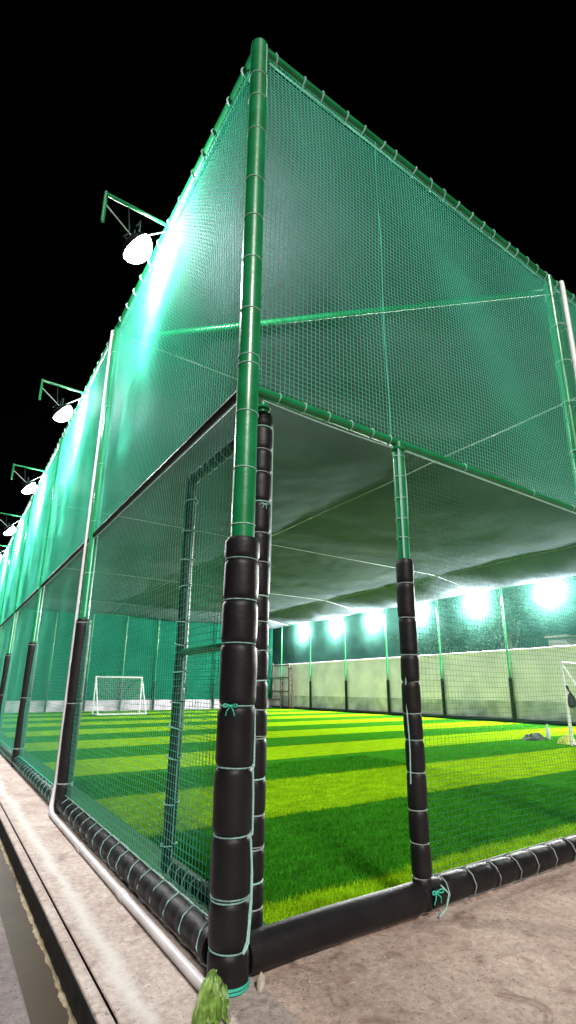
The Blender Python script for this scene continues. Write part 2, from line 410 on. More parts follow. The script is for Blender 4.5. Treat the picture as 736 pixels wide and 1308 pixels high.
# ------------------------------------------------------------------ helpers for cage pieces
def pad_profile(z0, z1, ties, R, pinch=.18, step=.012, top_taper=True):
    zs = list(np.arange(z0, z1, step))+[z1]
    for t in ties: zs += [t-.006, t, t+.006]
    zs = sorted(set(round(z, 4) for z in zs if z0 <= z <= z1))
    marks = sorted([z0]+[t for t in ties if z0 < t < z1]+[z1])
    prof = []
    for z in zs:
        r = R
        for t in ties:
            d = abs(z-t); r -= R*pinch*.62*math.exp(-(d/.011)**2)
        for a, b in zip(marks[:-1], marks[1:]):
            if a <= z <= b and b > a:
                r *= (.972+.022*max(0.0, math.sin(PI*(z-a)/(b-a)))**.5)*(1+.025*noise.noise(Vector((a*7.3, R*90, 1))))
        if z1-z < .012 or z-z0 < .012: r *= .9
        prof.append((z, r))
    return prof
def lathe(mb, x, y, prof, seg=26, wob=.004, mi=0, seed=0):
    pts = []; rr = []
    for z, r in prof:
        pts.append((x+wob*noise.noise(Vector((z*2.3, seed, 0))), y+wob*noise.noise(Vector((z*2.3, seed+9, 4))), z)); rr.append(r)
    b = len(mb.v)
    for (px, py, z), r in zip(pts, rr):
        for k in range(seg):
            a = 2*PI*k/seg
            q = r*(1+.03*noise.noise(Vector((math.cos(a)*1.5, math.sin(a)*1.5, z*9+seed))))
            mb.v.append((px+q*math.cos(a), py+q*math.sin(a), z))
    n = len(pts)
    for i in range(n-1):
        for k in range(seg):
            k2 = (k+1) % seg
            mb.face((b+i*seg+k, b+i*seg+k2, b+(i+1)*seg+k2, b+(i+1)*seg+k), mi)
    mb.face(tuple(b+k for k in range(seg))[::-1], mi); mb.face(tuple(b+(n-1)*seg+k for k in range(seg)), mi)

def tie(x, y, z, R, r, mat, parent, name='cord_tie', double=False, tilt=.04):
    mb = MB(); mb.ring((x, y, z), (0, 0, 1), R, r, 22, 6, tilt=tilt)
    if double: mb.ring((x, y, z+2.6*r), (0, 0, 1), R*1.01, r, 22, 6, tilt=tilt)
    return adopt(mb.build(name, mat), parent)
def bow(c, face, size, mat, parent):
    """a small knot with two loops and two loose tails; face = outward direction"""
    c = Vector(c); f = Vector(face).normalized(); s = f.cross(Vector((0, 0, 1))).normalized(); u = Vector((0, 0, 1))
    mb = MB(); r = size*.07
    for sg in (-1, 1):
        pts = []
        for k in range(9):
            a = PI*k/8
            pts.append(c+s*sg*(math.sin(a)*size*.9)+u*(size*.35*math.sin(2*a)*.6+size*.12*k/8)+f*(.3*size*math.sin(a)))
        mb.tube(pts, r, 6)
        mb.tube([c, c+s*sg*size*.4-u*size*.5+f*size*.3, c+s*sg*size*.55-u*size*1.1+f*size*.15], r, 6)
    mb.tube([c-s*size*.18, c+f*size*.1, c+s*size*.18], r*2.2, 8)
    return adopt(mb.build('bow_knot', mat), parent)

def sweep_pad(p0, p1, ties, R, pinch=.16, seg=20, step=.03, wob=.006, seed=0):
    """foam sleeve round a horizontal pipe; ties = positions (0..L)"""
    p0, p1 = Vector(p0), Vector(p1); Lg = (p1-p0).length; d = (p1-p0)/Lg
    ss = list(np.arange(0, Lg, step))+[Lg]
    for t in ties: ss += [t-.014, t, t+.014]
    ss = sorted(set(round(float(q), 4) for q in ss if 0 <= q <= Lg))
    pts = []; rr = []
    for q in ss:
        r = R
        for t in ties:
            if abs(q-t) < .08: r -= R*pinch*math.exp(-((q-t)/.018)**2)
        r *= 1+.025*noise.noise(Vector((q*5, seed, 2)))
        pts.append(p0+d*q+Vector((wob*noise.noise(Vector((q*1.1, seed, 0))), wob*noise.noise(Vector((q*1.1, seed, 7))), wob*.8*noise.noise(Vector((q*1.3, seed, 4)))))); rr.append(r)
    mb = MB(); mb.tube(pts, rr, seg); return mb

def lacing(p0, p1, R, step, r, drop, jitter=.25, start=.05, side=(0, 0, 1), seg=5, zig=0.):
    """one cord that runs along the net edge (below / above the rail by drop) and loops round the rail every step"""
    p0, p1 = Vector(p0), Vector(p1); Lg = (p1-p0).length; d = (p1-p0)/Lg
    e = Vector(side).normalized(); f = d.cross(e).normalized()
    pts = []; q = start
    pts.append(p0+e*drop)
    while q < Lg-.03:
        c = p0+d*q; lean = random.uniform(-.03, .03)
        pts.append(c-d*.02+e*drop*(1+zig))
        for k in range(9):
            a = 2*PI*k/8
            rr = R+r*.6
            if abs(math.cos(a)) > .9 and math.cos(a) > 0: rr = max(rr, abs(drop)*.98)
            sgn = 1 if drop > 0 else -1
            pts.append(c+d*(lean*math.sin(a/2)+.012*k/8)+e*sgn*math.cos(a)*rr+f*math.sin(a)*rr)
        q += step*random.uniform(1-jitter, 1+jitter)
    pts.append(p1+e*drop)
    mb = MB(); mb.tube(pts, r, seg); return mb

# thread nets ------------------------------------------------------
def net_mesh(name, O, U, V, ulen, vlen, cell, wd, mat, parent, useg=.5, vseg=.5, billow=.02, seed=0, wide=None, skip=None):
    """square-mesh net of real threads: four-sided strings along u and v; O origin, U/V unit vectors"""
    O, U, V = np.array(O, float), np.array(U, float), np.array(V, float); Nn = np.cross(U, V)
    verts = []; faces = []
    def surf(u, v):
        b = billow*(np.sin(u*1.9+seed)*np.sin(v*1.3+seed*2)+.5*np.sin(u*4.1+v*2.2+seed))*np.sin(PI*np.clip(v/vlen, 0, 1))
        du = .006*np.sin(v*5.3+u*1.7+seed)+.004*np.sin(v*13+u*3)
        dv = .006*np.sin(u*4.7+v*2.1+seed)+.004*np.sin(u*11+v*5)
        return O+np.outer(u+du, U)+np.outer(v+dv, V)+np.outer(b, Nn)
    base = 0; VV = []; FF = []
    def strand(P, side, w):
        nonlocal base
        n = len(P)
        a = side*w/2; b = Nn*w/2
        ring = np.stack([P-a, P+b, P+a, P-b], 1).reshape(-1, 3)
        VV.append(ring)
        i = np.arange(n-1)[:, None]*4+base; k = np.arange(4)[None, :]; k2 = (k+1) % 4
        FF.append(np.stack([i+k, i+k2, i+4+k2, i+4+k], -1).reshape(-1, 4))
        base += n*4
    nv = max(2, int(vlen/vseg)+1); nu = max(2, int(ulen/useg)+1)
    for u0 in np.arange(0, ulen+1e-6, cell):
        v = np.linspace(0, vlen, nv); strand(surf(np.full(nv, u0), v), U, wd)
    for v0 in np.arange(0, vlen+1e-6, cell):
        u = np.linspace(0, ulen, nu); strand(surf(u, np.full(nu, v0)), V, wd)
    v = np.concatenate(VV); f = np.concatenate(FF)
    me = bpy.data.meshes.new(name)
    me.vertices.add(len(v)); me.vertices.foreach_set('co', v.reshape(-1))
    me.loops.add(f.size); me.loops.foreach_set('vertex_index', f.reshape(-1))
    me.polygons.add(len(f)); me.polygons.foreach_set('loop_start', np.arange(len(f))*4); me.polygons.foreach_set('loop_total', np.full(len(f), 4))
    me.materials.append(mat); me.update(calc_edges=True)
    o = bpy.data.objects.new(name, me); COL.objects.link(o)
    return adopt(o, parent) if parent else o

# ------------------------------------------------------------------ corner post
cp = empty('corner_post', 'thick green corner post with black tied foam on its lower part', 'post')
PR = .056
m = MB(); m.tube([(0, 0, z) for z in (-.005, 1, 2, 3, 4, ZT-.06)], PR, 28); pole = adopt(m.build('pole', M['pole']), cp)
for z in [4.792, 4.599, 4.32, 3.938, 3.655, 3.364, 3.027, 2.74, 2.692, 2.414, 2.109, 1.823]:
    tie(0, 0, z, PR+.001, .0034, M['cord'], pole)
m = MB(); m.tube([(.025, -.058, 4.79), (.03, -.057, 4.7), (.028, -.057, 4.6)], .004, 6); m.tube([(.02, -.06, 4.8), (.022, -.058, 5.0), (.02, -.058, 5.06)], .004, 6)
adopt(m.build('loose_cord', M['cord']), pole)
ct = [1.652, 1.462, 1.269, 1.009, .768, .517, .293, .128]
m = MB(); lathe(m, 0, 0, pad_profile(-.035, 1.755, ct, .0815), 36, seed=1); pad = adopt(m.build('foam_padding', M['foam']), cp)
for i, z in enumerate(ct):
    tie(0, 0, z, .0745, .0032, M['cordlow'], pad, double=(i == 6))
bow((-.055, -.052, 1.009), (-.7, -.7, 0), .035, M['cordteal'], pad)
m = MB(); m.tube([(.056, -.058, 1.0), (.060, -.058, .88), (.058, -.062, .77), (.050, -.066, .765)], .004, 6)
m.tube([(.050, -.066, .78), (.058, -.063, .66), (.060, -.060, .53), (.057, -.063, .515)], .004, 6)
m.tube([(.045, -.070, .52), (.057, -.065, .40), (.058, -.063, .30), (.040, -.072, .16), (.020, -.08, .13)], .004, 6)
m.tube([(.049, -.068, .50), (.062, -.062, .38), (.063, -.060, .28), (.048, -.070, .15), (.020, -.081, .125)], .004, 6)
adopt(m.build('loose_cord', M['cord']), pad)
m = MB(); lathe(m, 0, 0, [(-.045, .070), (-.03, .073), (.0, .0735), (.012, .071)], 30); adopt(m.build('sleeve', M['sleeve']), cp)
m = MB()
for z, t in ((.006, .10), (.018, .03), (-.012, .06)): m.ring((0, 0, z), (0, 0, 1), .080, .0055, 24, 6, tilt=t)
adopt(m.build('cord_tie', M['cordteal']), cp)

# ------------------------------------------------------------------ side fence
sf = empty('side_fence', 'long green net fence with padded posts along the concrete kerb and gutter', 'fence', (0, LP[0], 0))
pr, pR = .042, .072
for i, y in enumerate(LP):
    m = MB(); m.tube([(0, y, z) for z in (0, 1, 2, 3, 4, ZT)], pr, 20)
    p = adopt(m.build('post', M['pole']), sf)
    ts = [.24, .94, 1.70]
    m = MB(); lathe(m, 0, y, pad_profile(.0, 1.735, ts, pR, pinch=.08, step=.03), 24, seed=i+3)
    pd = adopt(m.build('foam_padding', M['foam']), p)
    for z in ts: tie(0, y, z, pR-.003, .0035, M['cordgrey'], pd, double=(z < .5))
    for z in (2.2, 2.75, 3.4, 4.1, 4.8): tie(0, y, z, pr+.002, .003, M['cord'], p)
    # net edge cord beside the post
    m = MB(); m.tube([(-.01, y-.055, z) for z in np.linspace(1.75, 2.56, 5)], .006, 6); m.tube([(.02, y-.05, z) for z in np.linspace(2.62, 5.1, 6)], .006, 6)
    adopt(m.build('edge_cord', M['cord']), p)
m = MB(); m.tube([(0, y, ZT) for y in np.linspace(.04, LEN, 20)], .034, 16); tr = adopt(m.build('top_rail', M['pole']), sf)
adopt(lacing((0, .1, ZT), (0, LEN-1, ZT), .036, .24, .0065, -.055, start=.06).build('lacing_cord', M['cord']), tr)
m = MB(); m.tube([(0, y, ZR) for y in np.linspace(.05, LEN, 20)], .026, 16); mr = adopt(m.build('middle_rail', M['foam']), sf)  # green pipe in the black foam colour, which paints in its backlit shade
m = MB(); m.tube([(-.005, y, ZR-.036) for y in np.linspace(.05, LEN, 40)], .006, 6); adopt(m.build('edge_cord', M['cord']), mr)
ybr = [(.09, LP[0]-.075)]+[(a+.075, b-.075) for a, b in zip(LP[:-1], LP[1:])]
for i, (a, b) in enumerate(ybr):
    br = adopt(sweep_pad((0, a, .075), (0, b, .075), list(np.arange(.12, b-a, .19)) if i < 2 else [], .066, pinch=.08, seed=i+20).build('base_rail', M['foam']), sf)
    if i < 4: adopt(lacing((0, a, .075), (0, b, .075), .066, .19, .0034, .080, start=.06, jitter=.12).build('lacing_cord', M['cordlow'] if i == 0 else M['cordteal']), br)
NC, NW = .045, .0036
net_mesh('upper_netting', (-.012, .05, ZR+.02), (0, 1, 0), (0, 0, 1), LEN-.1, ZT-ZR-.06, .034, .0042, M['net'], sf, seed=1.0)
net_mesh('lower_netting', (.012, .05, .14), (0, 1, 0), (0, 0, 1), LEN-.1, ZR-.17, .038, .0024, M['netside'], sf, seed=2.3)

# ------------------------------------------------------------------ front fence
ff = empty('front_fence', 'green net front fence with an open doorway beside the corner post', 'fence', (DX, 0, 0))
# door jamb post close to the corner
JX, JY = .165, .12
m = MB(); m.tube([(JX, JY, z) for z in (0, 1, 2, 2.62)], .032, 20); m.ring((JX, JY, 2.585), (0, 0, 1), .036, .010, 20, 8)
jp = adopt(m.build('door_jamb', M['pole']), ff)
jt = [2.458, 2.32, 2.185, 2.022, 1.851, 1.695, 1.523, 1.396, 1.257, 1.116, .985, .858, .688, .538, .404, .278, .177]
m = MB(); lathe(m, JX, JY, pad_profile(.03, 2.545, jt, .059), 28, seed=40); jd = adopt(m.build('foam_padding', M['foam']), jp)
for k, z in enumerate(jt): tie(JX, JY, z, .0525, .0036, M['cordgrey'] if k % 3 else M['cord'], jd, double=(k in (11, 14)))
bow((JX-.01, JY-.06, 2.0), (0, -1, 0), .022, M['cord'], jd); bow((JX+.045, JY-.04, 1.262), (.5, -1, 0), .024, M['cord'], jd)
m = MB(); lathe(m, JX, JY, [(-.005, .05), (.01, .053), (.05, .053), (.06, .048)], 20); adopt(m.build('foot_wrap', M['cordteal']), jp)
m = MB(); m.tube([(JX+.058, JY-.02, z) for z in np.linspace(1.6, 2.5, 8)], .0035, 6); m.tube([(JX-.062, JY-.03, z) for z in np.linspace(1.7, 2.3, 6)], .0035, 6); adopt(m.build('loose_cord', M['cord']), jp)
# door post at the other side of the opening
m = MB(); m.tube([(DX, 0, z) for z in (.03, 1, 2, ZR)], .036, 22); m.ring((DX, 0, ZR-.05), (0, 0, 1), .037, .012, 20, 8)
dp = adopt(m.build('door_post', M['pole']), ff)
dt = [1.681, 1.478, 1.268, 1.121, .954, .816, .654, .471, .317, .16]
m = MB(); lathe(m, DX, 0, pad_profile(.02, 1.825, dt, .052), 28, seed=60, wob=.010); dd = adopt(m.build('foam_padding', M['foam']), dp)
for k, z in enumerate(dt): tie(DX, 0, z, .046, .0034, M['cordgrey'], dd)
for z in (2.5, 2.36, 2.216, 2.083, 1.962): tie(DX, 0, z, .038, .003, M['cord'], dp)
m = MB(); m.tube([(DX+.042+.006*math.sin(z*9), -.008, z) for z in np.linspace(1.83, 2.56, 14)], .0045, 6); m.tube([(DX-.030, -.03, z) for z in np.linspace(1.83, 2.54, 8)], .006, 6)
adopt(m.build('edge_cord', M['cord']), dp)
m = MB(); m.tube([(DX-.052, -.012+.004*math.sin(z*14), z) for z in np.linspace(.6, 1.15, 8)], .0035, 6); adopt(m.build('loose_cord', M['cord']), dp)
# main posts farther along
for i, x in enumerate((RX, RX+3.9, RX+7.8)):
    m = MB(); m.tube([(x, 0, z) for z in (0, 1, 2, 3, 4, ZT+.02)], .046, 22); p = adopt(m.build('post', M['pole']), ff)
    pt = list(np.arange(.2, 1.75, .2))
    m = MB(); lathe(m, x, 0, pad_profile(.02, 1.8, pt, .07), 24, seed=80+i); q = adopt(m.build('foam_padding', M['foam']), p)
    for z in pt: tie(x, 0, z, .063, .0036, M['cordgrey'], q)
    for z in (4.92, 4.55, 4.15, 3.7, 3.2, 2.8, 2.3): tie(x+.02, -.015, z, .072, .005, M['cord'], p, tilt=.12)
m = MB(); m.tube([(x, 0, ZT) for x in np.linspace(.05, W-.1, 20)], .034, 16); ft = adopt(m.build('top_rail', M['pole']), ff)
adopt(lacing((.08, 0, ZT), (W-.2, 0, ZT), .036, .18, .0062, -.055, start=.05).build('lacing_cord', M['cord']), ft)
m = MB(); m.tube([(x, 0, ZR) for x in np.linspace(.05, W-.1, 20)], .027, 18); fm = adopt(m.build('middle_rail', M['pole']), ff)
for x in (.19, .36, .53, .70, .87, 1.02, 1.75, 2.6, 3.2):
    mb = MB(); mb.ring((x, 0, ZR), (1, 0, 0), .029, .0036, 18, 6, tilt=.08); adopt(mb.build('cord_tie', M['cord']), fm)
m = MB(); m.tube([(x, .0, ZR-.045-.010*math.sin((x-.1)*3.1)) for x in np.linspace(.1, DX, 20)], .0045, 6); m.tube([(x, -.004, ZR-.038) for x in np.linspace(DX, W-.2, 60)], .006, 6)
adopt(m.build('edge_cord', M['cord']), fm)
th = adopt(sweep_pad((.075, 0, .066), (DX-.02, .0, .076), [.99], .070, pinch=.08, seed=31, wob=.010).build('threshold_rail', M['foam']), ff)
x0 = DX+.03
for i, (a, b) in enumerate(((x0, RX-.05), (RX+.05, RX+3.85), (RX+3.95, RX+7.75), (RX+7.85, W-.1))):
    tt = list(np.arange(.10, b-a, .2))
    fb = adopt(sweep_pad((a, 0, .075), (b, 0, .075), tt, .066, pinch=.10, seed=33+i).build('base_rail', M['foam']), ff)
    if i < 2:
        adopt(lacing((a, 0, .075), (b, 0, .075), .066, .2, .0036, .078, start=.1, jitter=.05).build('lacing_cord', M['cordgrey']), fb)
bow((DX+.035, -.06, .10), (0, -1, .2), .045, M['cordteal'], th)
m = MB(); m.tube([(DX+.06, -.07, .13), (DX+.10, -.085, .09), (DX+.075, -.085, .03), (DX+.03, -.075, .0)], .0042, 6); adopt(m.build('loose_cord', M['cord']), th)
net_mesh('upper_netting', (.05, -.012, ZR+.02), (1, 0, 0), (0, 0, 1), W-.2, ZT-ZR-.06, .030, .0042, M['netfront'], ff, seed=4.0, billow=.045)
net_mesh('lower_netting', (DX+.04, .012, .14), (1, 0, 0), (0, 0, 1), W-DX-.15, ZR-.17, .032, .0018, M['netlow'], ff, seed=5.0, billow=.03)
m = MB(); m.tube([(1.02+.008*math.sin(z*5), -.014, z) for z in np.linspace(ZR, ZT-.03, 16)], .0026, 6); adopt(m.build('seam_cord', M['cordteal']), ff)

# ------------------------------------------------------------------ open gate leaf
gx = JX+.0
gt = empty('open_gate', 'open net gate in a black padded frame swung inward beside the corner post', 'gate', (gx, .2, 0))
y0, y1 = .20, 1.085; zb, zt_ = .095, 2.50
for nm, yy in (('stile', y1), ('stile', y0)):
    tt = list(np.arange(zb+.15, zt_-.05, .21))
    m = MB(); lathe(m, gx, yy, pad_profile(zb-.03, zt_+.03, tt, .038, pinch=.1), 20, seed=int(yy*50)); s = adopt(m.build(nm, M['foam2']), gt)
    if yy == y1:
        adopt(lacing((gx, yy, zb+.05), (gx, yy, zt_-.03), .046, .2, .004, -.052, side=(0, 1, 0), start=.06).build('lacing_cord', M['cord']), s)
for nm, zz, R in (('top_bar', zt_, .037), ('bottom_bar', zb, .040)):
    tt = list(np.arange(.08, y1-y0, .1))
    b = adopt(sweep_pad((gx, y0, zz), (gx, y1, zz), tt, R, pinch=.10, seed=int(zz*9)).build(nm, M['foam2']), gt)
    adopt(lacing((gx, y0, zz), (gx, y1, zz), R, .1, .004, .052 if zz < 1 else -.052, start=.05, jitter=.1).build('lacing_cord', M['cordgrey']), b)
m = MB(); m.tube([(gx, y, 1.30) for y in (y0, .6, y1)], .022, 14); adopt(m.build('middle_bar', M['pole']), gt)
net_mesh('netting', (gx, y0+.03, zb+.04), (0, 1, 0), (0, 0, 1), y1-y0-.06, zt_-zb-.08, .042, .0026, M['netside'], gt, seed=7, billow=.012)

# ------------------------------------------------------------------ roof
rf = empty('net_roof', 'sagging green shade cloth roof stretched over the pitch on cables', 'roof', (W/2, LEN/2, SLATE))
YC = [0]+LP[0::2]+[LEN]; XC = [0, 5.7, 13.2, W]
def roof_base(x, y):
    z = ZT-.05
    if x > 13.0: z -= (ZT-.05-SLATE)*((x-13.0)/(W-13.0))**1.1*min(1, max(0, y/3))
    if y > LP[-1]: z = min(z, z-(z-SLATE-.02)*((y-LP[-1])/(LEN-LP[-1])))
    return z
def roof_z(x, y):
    z = roof_base(x, y)
    u = v = .5; du = dv = 1
    for a, b in zip(XC[:-1], XC[1:]):
        if a <= x <= b: u = (x-a)/(b-a); du = b-a
    for a, b in zip(YC[:-1], YC[1:]):
        if a <= y <= b+1e-6: v = (y-a)/(b-a); dv = b-a
    sag = .26*(4*u*(1-u))**.8*(4*v*(1-v))**.8
    if min(x, y) < .05: sag = 0
    if x < 5.7 and y < LP[0]: sag *= .22
    wr = .055*noise.noise(Vector((x*.30, y*.9, 8)))+.025*noise.noise(Vector((x*.9, y*1.6, 0)))+.012*noise.noise(Vector((x*2.6, y*3.5, 3)))
    return z-sag+wr*min(1, min(x, W-x, y, LEN-y)*2)
o = grid_sheet('shade_cloth', .03, W-.03, .03, LEN-.03, 160, 250, roof_z, M['roof']); adopt(o, rf)
for x in XC[1:-1]:
    m = MB(); m.tube([(x, y, roof_base(x, y)-.03-.02*math.sin(PI*((y-3.26)/BAY % 1))) for y in np.linspace(.02, LEN-.02, 60)], .012, 8); adopt(m.build('cable', M['wire']), rf)
for y in LP[0::2]:
    m = MB(); m.tube([(x, y, roof_base(x, y)-.03) for x in np.linspace(.03, W-.03, 40)], .010, 8); adopt(m.build('cable', M['wire']), rf)
m = MB(); m.tube([(RX, 0.03, ZT-.13), (0.03, LP[0], ZT-.13)], .032, 16); adopt(m.build('corner_brace', M['pole']), rf)

# ------------------------------------------------------------------ boundary wall and right-hand fence
bw = empty('boundary_wall', 'long cream boundary wall with a grey stained plinth behind the pitch', 'wall', (W+.1, LEN/2, 0))
m = MB(); m.box(W, W+.22, -6, LEN+3, -.36, 2.38); adopt(m.build('wall', M['wall'], smooth=False), bw)
m = MB(); m.box(W-.035, W+.26, -6, LEN+3, 2.383, 2.48); adopt(bevel(m.build('coping', M['wall'], smooth=False), .01), bw)
m = MB(); m.box(W-.012, W-.001, -6, LEN, -.01, .72); adopt(m.build('plinth', M['plinth'], smooth=False), bw)
wf = empty('wall_fence', 'green netting on slim padded posts above the cream boundary wall', 'fence', (W-.12, LEN/2, 0))
WP = [2.9, 5.85, 8.83, 11.84, 14.9, 17.82, 20.8, 23.7]
xw = W-.12
for i, y in enumerate(WP):
    m = MB(); m.tube([(xw, y, z) for z in (0, 1, 2, 3, 4, SLATE)], .038, 14); p = adopt(m.build('post', M['pole']), wf)
    m = MB(); lathe(m, xw, y, pad_profile(0, 1.5, [.75], .062, pinch=.06, step=.08), 16, seed=120+i); adopt(m.build('foam_padding', M['foam']), p)
def clothz(name, mat, parent, along, fix, a, b, z0, z1, n, thick=.0):
    mb = MB(); nz = 14
    for j in range(nz+1):
        for i in range(n+1):
            t = a+(b-a)*i/n; z = z0+(z1-z0)*j/nz
            d = .03*noise.noise(Vector((t*.8, z*1.2, fix)))+.012*noise.noise(Vector((t*3, z*.7, fix+5)))
            mb.v.append((fix+d, t, z) if along == 'y' else (t, fix+d, z))
    for j in range(nz):
        for i in range(n):
            k = j*(n+1)+i; mb.face((k, k+1, k+n+2, k+n+1))
    return adopt(mb.build(name, mat), parent)
clothz('netting', M['wallcloth'], wf, 'y', W-.05, .1, LEN, 2.50, SLATE, 160)
m = MB(); m.tube([(W-.08, y, SLATE) for y in np.linspace(.1, LEN, 30)], .028, 12); adopt(m.build('top_rail', M['pole']), wf)
for a, b in zip([.1]+WP, WP+[LEN-.1]):
    if b-a > .3: adopt(sweep_pad((xw, a+.07, .07), (xw, b-.07, .07), [], .06, step=.3, seed=int(a*7)).build('base_rail', M['foam2']), wf)

# ------------------------------------------------------------------ end wall and fence
ew = empty('end_wall', 'low whitewashed wall along the far end of the pitch', 'wall', (W/2, LEN+.1, 0))
m = MB(); m.box(-.1, W-.02, LEN, LEN+.2, -.36, .50); adopt(bevel(m.build('wall', M['plinth'], smooth=False), .015), ew)
ef = empty('end_fence', 'dark green shade cloth fence on thin posts above the low white end wall', 'fence', (W/2, LEN-.1, 0))
for i in range(8):
    x = 1.45+1.7*i
    m = MB(); m.tube([(x, LEN-.08, z) for z in (0, 2, SLATE)], .034, 12); p = adopt(m.build('post', M['pole']), ef)
    m = MB(); lathe(m, x, LEN-.08, pad_profile(0, 1.4, [], .05, step=.1), 14, seed=150+i); adopt(m.build('foam_padding', M['foam2']), p)
clothz('netting', M['endcloth'], ef, 'x', LEN+.03, .0, W-.06, .505, SLATE+.05, 120)
m = MB(); m.tube([(x, LEN-.05, SLATE) for x in (0, 5, 10, W-.1)], .028, 12); adopt(m.build('top_rail', M['pole']), ef)

# ------------------------------------------------------------------ floodlights
def dome(mb, c, d, R, depth, rows=7, seg=24):
    d = Vector(d).normalized(); a = d.orthogonal().normalized(); b2 = d.cross(a); b = len(mb.v)
    for j in range(rows):
        t = j/(rows-1)*PI/2; r = R*math.cos(t) if j < rows-1 else R*.02
        for k in range(seg):
            q = 2*PI*k/seg; mb.v.append(tuple(Vector(c)+d*depth*math.sin(t)+(a*math.cos(q)+b2*math.sin(q))*r))
    for j in range(rows-1):
        for k in range(seg):
            k2 = (k+1) % seg; mb.face((b+j*seg+k, b+j*seg+k2, b+(j+1)*seg+k2, b+(j+1)*seg+k))
    mb.face(tuple(b+(rows-1)*seg+k for k in range(seg)))
def lamp_head(hc, d, R, t, lens='lamp'):
    s = d.cross(Vector((0, 0, 1))).normalized()
    mb = MB(); mb.tube([hc-d*.075, hc-d*.07, hc-d*.05, hc-d*.02, hc-d*.005, hc+d*.004], [R*.3, R*.5, R*.8, R*1.0, R*1.06, R*1.06], 24)
    adopt(mb.build('housing', M['housing']), t)
    mb = MB(); dome(mb, hc+d*.006, d, R*1.04, R*.85); adopt(mb.build('lens', M[lens]), t)
    mb = MB(); e = hc-d*.07; mb.tube([tuple(e), tuple(e-d*.08-Vector((0, 0, .06))), tuple(e-d*.02+Vector((0, 0, .05))), tuple(e-d*.06+Vector((0, 0, .30)))], .006, 6); adopt(mb.build('power_cord', M['housing']), t)
    mb = MB()
    for sg in (-1, 1): mb.tube([hc-d*.03+s*sg*R*1.12, hc-d*.03+s*sg*R*1.15+Vector((0, 0, .10)), hc-d*.03+Vector((0, 0, R+.04))+s*sg*.02], .008, 6)
    adopt(mb.build('yoke', M['housing']), t)
def floodlight(base, out, down, arm, drop, label, group, tilt, style):
    """bracket arm from the rail at base going along out; lamp head hangs inside the bracket and looks back along -out"""
    b = Vector(base); o_ = Vector(out)
    t = empty('floodlight', label, 'floodlight', base, group)
    mb = MB(); tip = b+o_*arm
    mb.tube([b, tip], .016, 8); mb.tube([tip+Vector((0, 0, .016)), tip-Vector((0, 0, drop))], .016, 8)
    br = adopt(mb.build('bracket', M['pole']), t)
    hc = b+o_*(arm*.45)-Vector((0, 0, drop+.09 if style == 'out' else drop*.7))
    mb = MB(); mb.tube([tip-Vector((0, 0, drop*.35)), hc+Vector((0, 0, .05))], .006, 6); mb.tube([b-Vector((0, 0, .08)), hc+Vector((0, 0, .10))], .006, 6)
    adopt(mb.build('stay_wire', M['wire']), br)
    d = (-o_*math.cos(tilt)-Vector((0, 0, 1))*math.sin(tilt)).normalized()       # look direction
    lamp_head(hc, d, .135, t)
    return t
nth = ['nearest', 'second', 'third', 'fourth', 'fifth', 'sixth', 'seventh']
for i in range(7):
    y = 1.62+BAY*i
    lab = 'outward bracket floodlight over the kerb, %s to the corner post' % ('nearest' if i == 0 else nth[i]+' nearest')
    floodlight((-.035, y, ZT), (-1, 0, 0), 0, .53, .30, lab, 'floodlights on outward brackets above the side fence', math.radians(40), 'out')
def wall_floodlight(y, label):
    t = empty('floodlight', label, 'floodlight', (W-.1, y, SLATE), 'floodlights behind the netting above the boundary wall')
    mb = MB(); mb.tube([(W-.05, y, SLATE), (W+.42, y, SLATE+.02), (W+.42, y, SLATE-.20)], .014, 8); adopt(mb.build('bracket', M['pole']), t)
    hc = Vector((W+.30, y, SLATE-.40)); tilt = math.radians(6)
    mb = MB(); mb.tube([(W+.42, y, SLATE-.19), tuple(hc+Vector((.10, 0, .08)))], .012, 8); adopt(mb.build('hanger', M['housing']), t)
    d = Vector((-math.cos(tilt), 0, -math.sin(tilt)))
    lamp_head(hc, d, .20, t, 'lampwall')
for y, lab in zip([4.1, 7.05, 10.0, 12.9, 15.75, 18.6, 21.55],
    ['floodlight behind the netting directly above the bag goal', 'floodlight above the cream wall, rightmost in the picture', 'floodlight above the cream wall, second from the right',
     'floodlight showing beside the padded door post above the cream wall', 'floodlight above the cream wall, right one of the three in the doorway', 'floodlight above the cream wall, middle one of the three in the doorway',
     'floodlight above the cream wall, farthest back beside the corner post']):
    wall_floodlight(y, lab)

# ------------------------------------------------------------------ goals
def goal(name, label, x0, x1, y, back, h):
    t = empty(name, label, 'goal', ((x0+x1)/2, y, 0), 'small training goals')
    r = .034
    for x in (x0, x1):
        m = MB(); m.tube([(x, y, 0), (x, y, h)], r, 14); adopt(m.build('goal_post', M['white']), t)
        m = MB(); m.tube([(x, y, h-.02), (x, y+back, .03)], r*.8, 12); m.tube([(x, y, .03), (x, y+back, .03)], r*.8, 12); adopt(m.build('side_frame', M['white']), t)
    m = MB(); m.tube([(x0-.03, y, h), (x1+.03, y, h)], r, 14); adopt(m.build('crossbar', M['white']), t)
    m = MB(); m.tube([(x0-.03, y+back, .03), (x1+.03, y+back, .03)], r*.9, 12); adopt(m.build('ground_bar', M['white']), t)
    V = Vector((0, back, -h+.03)); vl = V.length; V.normalize()
    net_mesh('goal_net', (x0+.02, y, h-.01), (1, 0, 0), tuple(V), x1-x0-.04, vl-.02, .09, .006, M['goalnet'], t, billow=.04, seed=9)
    return t
goal('goal', 'small white goal with sloping sides at the far end of the turf', 4.44, 6.42, 21.2, -.9, 1.54)
goal('goal', 'white goal cut by the right edge with a dark bag hung on it', 9.68, 11.7, 3.78, -.85, 1.63)
